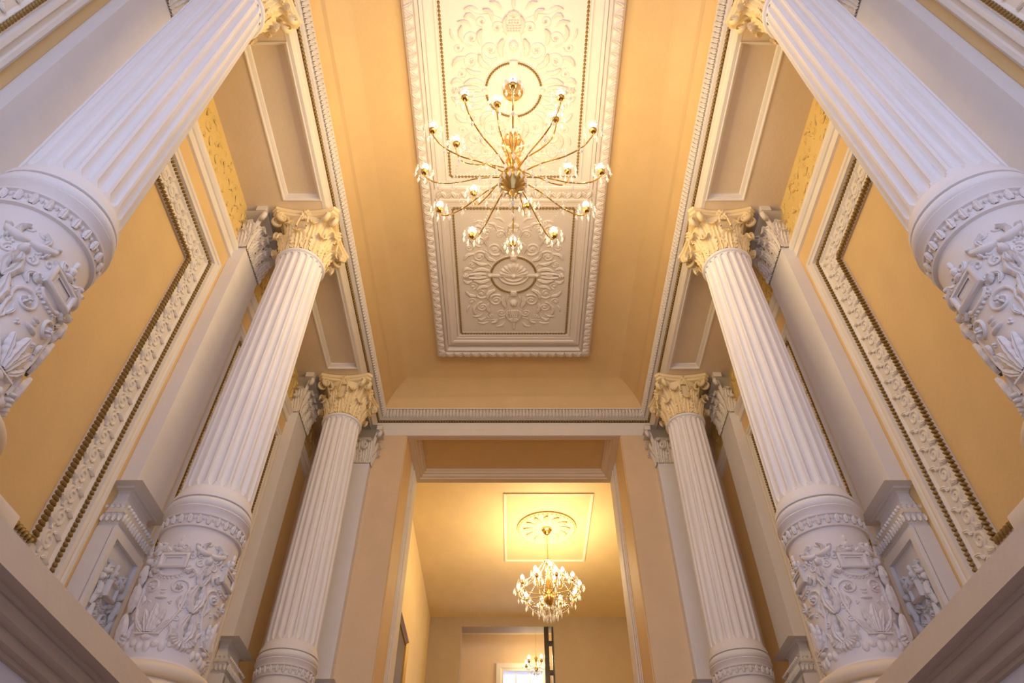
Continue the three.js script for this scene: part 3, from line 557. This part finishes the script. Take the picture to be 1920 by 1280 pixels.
{
  const w = struct(thing('window_2', '', 'window', [0, 0, ZP]), 'small far window at the bottom of the opening', 'window');
  mesh('window_frame', fin(sweep([[0.12, -0.01], [0.12, 0.05], [0.025, 0.05], [0, 0.025], [-0.035, 0.025], [-0.035, -0.2]], [[-0.26, 3.84], [0.67, 3.84], [0.67, 6.19], [-0.26, 6.19]], true), 0.4), M.cream, w);
  for (const x of [0.05, 0.36]) mesh('mullion', fin(box(x - 0.014, x + 0.014, 3.84, 6.19, -0.12, -0.09)), M.cream, w);
  for (const y of [5.04, 5.62]) mesh('transom', fin(box(-0.26, 0.67, y - 0.014, y + 0.014, -0.12, -0.09)), M.cream, w);
}
{
  const d = thing('door_leaf', 'dark open door edge seen end on beside the small chandelier', 'door', [0.72, G, ZB - 0.07]);
  mesh('stile', fin(box(-0.09, 0.0, 0, 5.28, -0.09, 0.09)), M.dark, d);
  mesh('stile', fin(box(0.066, 0.09, 0, 5.28, -0.09, 0.09)), M.dark, d);
  for (let k = 0; k < 9; k++) mesh('hinge', fin(box(0, 0.066, 0.3 + k * 0.58, 0.36 + k * 0.58, -0.06, 0.06)), M.dark, d);
}
{
  const p = thing('picture', 'dark picture in a gilt frame on the far left wall', 'picture', [-1.75, 3.24, -10.5], PI / 2);
  mesh('canvas', fin(box(-0.67, 0.67, 0.06, 1.5, 0.005, 0.03)), M.canvas, p);
  mesh('gilt_frame', fin(sweep([[-0.08, 0.03], [-0.07, 0.05], [-0.035, 0.045], [0, 0.08], [0.035, 0.07], [0.045, 0]], rect(0.72, 0.0, 1.56), true), 0.5), M.gold, p);
}
{
  const r = thing('ceiling_rose', 'round leafy ceiling rose above the crystal chandelier', 'ceiling rose', [0.58, H2, -10.86]);
  const down = (g) => warp(g, (x, y, h) => [x, -h, y]);
  mesh('rim', fin(lathe([[0.5, 0], [0.515, -0.025], [0.48, -0.045], [0.455, -0.025], [0.43, -0.016], [0.24, -0.016], [0.215, -0.036], [0.17, -0.036], [0.0, -0.025]], 48)), M.room, r);
  mesh('bead_ring', fin(down(join(Array.from({ length: 40 }, (_, i) => dome(0.48 * Math.cos(i * PI / 20), 0.48 * Math.sin(i * PI / 20), 0.027, 0.027, 0.06, 7, 2)))), 1.0), M.room, r);
  const lf = fin(down(leaf([[0.19, 0], [0.3, 0.024], [0.41, 0]], 0.05, 0.035, 4).translate(0, 0, 0.014)), 1.0);
  for (let k = 0; k < 12; k++) mesh('leaf', lf, M.room, r).rotation.y = k * PI / 6;
  const sq = thing('trim_ceiling_square', 'thin square moulding on the yellow ceiling around the rose', 'moulding', [0.58, H2, -10.86], 0, null, 'structure');
  mesh('moulding', fin(down(sweep([[-0.024, -0.002], [-0.016, 0.02], [0, 0.024], [0.016, 0.02], [0.024, -0.002]], [[-0.73, -1.14], [0.73, -1.14], [0.73, 1.03], [-0.73, 1.03]], true)), 0.6), M.cream, sq);
}

// ------------------------------------------------------------------ chandeliers
const crystalGeo = bare(new THREE.OctahedronGeometry(1)).toNonIndexed();
const drop = (x, y, z, w, h) => join([crystalGeo.clone().scale(w, h, w).translate(x, y - h, z), crystalGeo.clone().scale(w * 0.6, w * 0.6, w * 0.6).translate(x, y + w * 0.4, z)]);
const tube = (pts, r, seg = 24, n = 7) => bare(new THREE.TubeGeometry(new THREE.CatmullRomCurve3(pts.map((p) => new V3(...p))), seg, r, n));
geo.bulbMesh = fin(lathe([[0.0001, 0], [0.014, 0.002], [0.024, 0.02], [0.027, 0.034], [0.023, 0.052], [0.011, 0.072], [0.0001, 0.084]], 14), 1.2);
geo.socket = fin(lathe([[0.0001, -0.012], [0.016, -0.01], [0.026, 0.004], [0.028, 0.018], [0.018, 0.024], [0.014, 0.05], [0.0001, 0.052]], 16));
geo.pan = fin(join([lathe([[0.015, 0], [0.045, -0.006], [0.066, 0.008], [0.074, 0.022], [0.068, 0.02], [0.044, 0.0], [0.015, 0.006]], 16)]), 0.5);
function drops(n, r, y, w, h) { return fin(join(Array.from({ length: n }, (_, i) => drop(r * Math.cos(i / n * 2 * PI), y, r * Math.sin(i / n * 2 * PI), w, h)).flat()), 0.1); }
function string(a, b, sag, n, w) { return Array.from({ length: n + 1 }, (_, i) => { const t = i / n; return crystalGeo.clone().scale(w, w * 1.4, w).translate(a[0] + (b[0] - a[0]) * t, a[1] + (b[1] - a[1]) * t - sag * 4 * t * (1 - t), a[2] + (b[2] - a[2]) * t); }); }
function arms(root, { n, R, yb, y0, r0, dip, off, power, radius, dropN, dropH, candle = 0 }) {
  const g = fin(tube([[0, y0, r0], [0, y0 - dip * 0.2, r0 + (R - r0) * 0.3], [0, y0 - dip, r0 + (R - r0) * 0.62], [0, y0 - dip * 0.85, r0 + (R - r0) * 0.86], [0, (y0 - dip * 0.9 + yb) / 2, R], [0, yb - 0.06, R]], radius), 1.2);
  const dr = drops(dropN, 0.066, 0, 0.0125, dropH);
  for (let k = 0; k < n; k++) {
    const a = off + k / n * 2 * PI, arm = mesh('arm', g, M.brass, root); arm.rotation.y = a;
    const at = (m, y) => { m.position.set(0, y, R); return m; };
    at(mesh('socket', geo.socket, M.darkBrass, arm), yb - 0.075); at(mesh('drip_pan', geo.pan, M.glassPan, arm, 'clear glass drip pan'), yb - 0.06);
    at(mesh('bulb', geo.bulbMesh, M.bulb, arm, 'glowing flame shaped bulb'), yb - 0.025);
    at(mesh('crystal_drops', dr, M.crystal, arm), yb - 0.05).userData.kind = 'stuff';
    const L = new THREE.PointLight(BULB, power); L.position.set(R * Math.sin(a), yb + 0.01, R * Math.cos(a)); L.castShadow = true; L.shadow.radius = 1; root.add(L);
  }
}
{ // the great chandelier of the hall; its base point is the ceiling hook
  const T = 6.2, root = thing('chandelier', 'large brass chandelier with many lit bulbs hanging from the relief ceiling', 'chandelier', [-0.005, T, -2.73]);
  const y = (v) => v - T;
  mesh('canopy', fin(lathe([[0.0001, -0.04], [0.06, -0.045], [0.085, -0.06], [0.09, -0.075], [0.06, -0.1], [0.03, -0.125], [0.012, -0.14], [0.0001, -0.14]].map(([r, h]) => [r, h]), 24)), M.brass, root);
  mesh('rod', fin(tube([[0, -0.1, 0], [0, y(4.5), 0]], 0.009, 2)), M.brass, root);
  mesh('stem', fin(lathe([[0.0001, y(5.34)], [0.03, y(5.33)], [0.012, y(5.28)], [0.045, y(5.2)], [0.055, y(5.14)], [0.03, y(5.07)], [0.014, y(5.0)], [0.05, y(4.92)], [0.06, y(4.85)], [0.035, y(4.79)], [0.02, y(4.74)], [0.075, y(4.7)], [0.08, y(4.67)], [0.03, y(4.64)]], 24)), M.brass, root);
  for (let k = 0; k < 8; k++) { // gilt leaf crown round the stem
    const m = mesh('crown_leaf', fin(tube([[0, y(5.0), 0.015], [0, y(5.06), 0.07], [0, y(5.17), 0.085], [0, y(5.24), 0.06], [0, y(5.22), 0.035]], 0.008, 16, 6), 1.2), M.brass, root); m.rotation.y = k * PI / 4;
  }
  mesh('bowl', fin(lathe([[0.03, y(4.64)], [0.09, y(4.63)], [0.105, y(4.6)], [0.1, y(4.56)], [0.075, y(4.51)], [0.04, y(4.475)], [0.022, y(4.46)], [0.03, y(4.44)], [0.028, y(4.42)], [0.012, y(4.4)], [0.016, y(4.385)], [0.0001, y(4.36)]], 32), 1.0), M.darkBrass, root);
  arms(root, { n: 12, R: 0.67, yb: y(4.79), y0: y(4.655), r0: 0.06, dip: 0.085, off: 0, power: 1.02, radius: 0.0062, dropN: 8, dropH: 0.045 });
  arms(root, { n: 6, R: 0.45, yb: y(5.0), y0: y(4.76), r0: 0.05, dip: 0.06, off: -0.26, power: 1.02, radius: 0.006, dropN: 8, dropH: 0.04 });
  mesh('crystal_drops', fin(join([0.1, 0.17, 0.25].flatMap((r, i) => Array.from({ length: 14 }, (_, k) => drop(r * Math.cos(k / 14 * 2 * PI + i), y(4.6 - 0.015 * i), r * Math.sin(k / 14 * 2 * PI + i), 0.015, 0.055)))), 0.1), M.crystal, root).userData.kind = 'stuff';
  mesh('finial_drop', fin(drop(0, y(4.35), 0, 0.018, 0.05), 0.1), M.crystal, root);
  for (let k = 0; k < 12; k++) {
    const a = k * PI / 6, b = a + PI / 6, P = (r, h, q) => [r * Math.sin(q), y(h), r * Math.cos(q)];
    const m = mesh('bead_string', fin(join([...string(P(0.07, 5.0, a), P(0.44, 4.66, a), 0.06, 16, 0.0085), ...string(P(0.44, 4.6, a), P(0.44, 4.6, b), 0.05, 9, 0.008), drop(...P(0.44, 4.56, a), 0.014, 0.05), drop(...P(0.56, 4.58, a), 0.013, 0.045)]), 0.1), M.crystal, root);
    m.userData.kind = 'stuff';
  }
}
{ // the crystal chandelier of the rear room
  const T = 5.56, root = thing('chandelier', 'dense crystal chandelier glowing in the room beyond the opening', 'chandelier', [0.58, H2, -10.86]); root.scale.setScalar(1.2);
  const y = (v) => v - T;
  mesh('canopy', fin(lathe([[0.0001, -0.025], [0.07, -0.03], [0.075, -0.05], [0.05, -0.07], [0.055, -0.085], [0.02, -0.12], [0.0001, -0.12]], 20)), M.brass, root);
  mesh('rod', fin(tube([[0, -0.1, 0], [0, y(4.35), 0]], 0.008, 2)), M.brass, root);
  mesh('stem', fin(lathe([[0.0001, y(5.06)], [0.05, y(5.04)], [0.06, y(5.02)], [0.02, y(4.98)], [0.03, y(4.8)], [0.045, y(4.7)], [0.02, y(4.6)], [0.07, y(4.52)], [0.075, y(4.46)], [0.05, y(4.4)], [0.0001, y(4.36)]], 20), 1.0), M.darkBrass, root);
  arms(root, { n: 10, R: 0.42, yb: y(4.66), y0: y(4.5), r0: 0.05, dip: 0.02, off: 0.2, power: 1.7, radius: 0.007, dropN: 8, dropH: 0.03 });
  arms(root, { n: 5, R: 0.2, yb: y(4.86), y0: y(4.62), r0: 0.03, dip: 0.02, off: 0.1, power: 1.7, radius: 0.006, dropN: 8, dropH: 0.03 });
  for (let k = 0; k < 10; k++) {
    const a = 0.2 + k * PI / 5, b = a + PI / 5, P = (r, h, q) => [r * Math.sin(q), y(h), r * Math.cos(q)];
    mesh('bead_string', fin(join([...string(P(0.06, 5.02, a), P(0.4, 4.62, a), 0.05, 18, 0.008), ...string(P(0.42, 4.58, a), P(0.42, 4.58, b), 0.05, 10, 0.008), ...string(P(0.42, 4.56, a), P(0.1, 4.28, a), 0.06, 14, 0.008), drop(...P(0.42, 4.5, a), 0.012, 0.045), drop(...P(0.3, 4.4, a), 0.012, 0.045), drop(...P(0.16, 4.3, a + 0.3), 0.013, 0.05)]), 0.1), M.crystal, root).userData.kind = 'stuff';
  }
  mesh('crystal_drops', fin(join([0.06, 0.1, 0.13].flatMap((r, i) => Array.from({ length: 9 }, (_, k) => drop(r * Math.cos(k / 9 * 2 * PI + i), y(4.24 + 0.05 * i), r * Math.sin(k / 9 * 2 * PI + i), 0.013, 0.05)))), 0.1), M.crystal, root).userData.kind = 'stuff';
}
{ // the small one in the passage
  const T = 5.8, root = thing('chandelier', 'small five light chandelier in front of the far window', 'chandelier', [0.48, 6.96, -15.3]); root.scale.setScalar(1.2);
  const y = (v) => v - T;
  mesh('canopy', fin(lathe([[0.0001, 0], [0.05, -0.005], [0.04, -0.03], [0.0001, -0.04]], 16)), M.brass, root);
  mesh('rod', fin(tube([[0, -0.02, 0], [0, y(4.95), 0]], 0.004, 2)), M.brass, root);
  mesh('stem', fin(lathe([[0.0001, y(5.22)], [0.03, y(5.18)], [0.012, y(5.1)], [0.03, y(5.02)], [0.035, y(4.98)], [0.0001, y(4.92)]], 16), 1.0), M.brass, root);
  arms(root, { n: 5, R: 0.19, yb: y(5.13), y0: y(5.02), r0: 0.02, dip: 0.02, off: 0.5, power: 0.6, radius: 0.005, dropN: 6, dropH: 0.025 });
  mesh('crystal_drops', fin(join([0.04, 0.09, 0.13].flatMap((r, i) => Array.from({ length: 8 }, (_, k) => drop(r * Math.cos(k / 8 * 2 * PI + i), y(4.94 + 0.03 * i), r * Math.sin(k / 8 * 2 * PI + i), 0.009, 0.03)))), 0.1), M.crystal, root).userData.kind = 'stuff';
}
renderer.render(scene, camera);
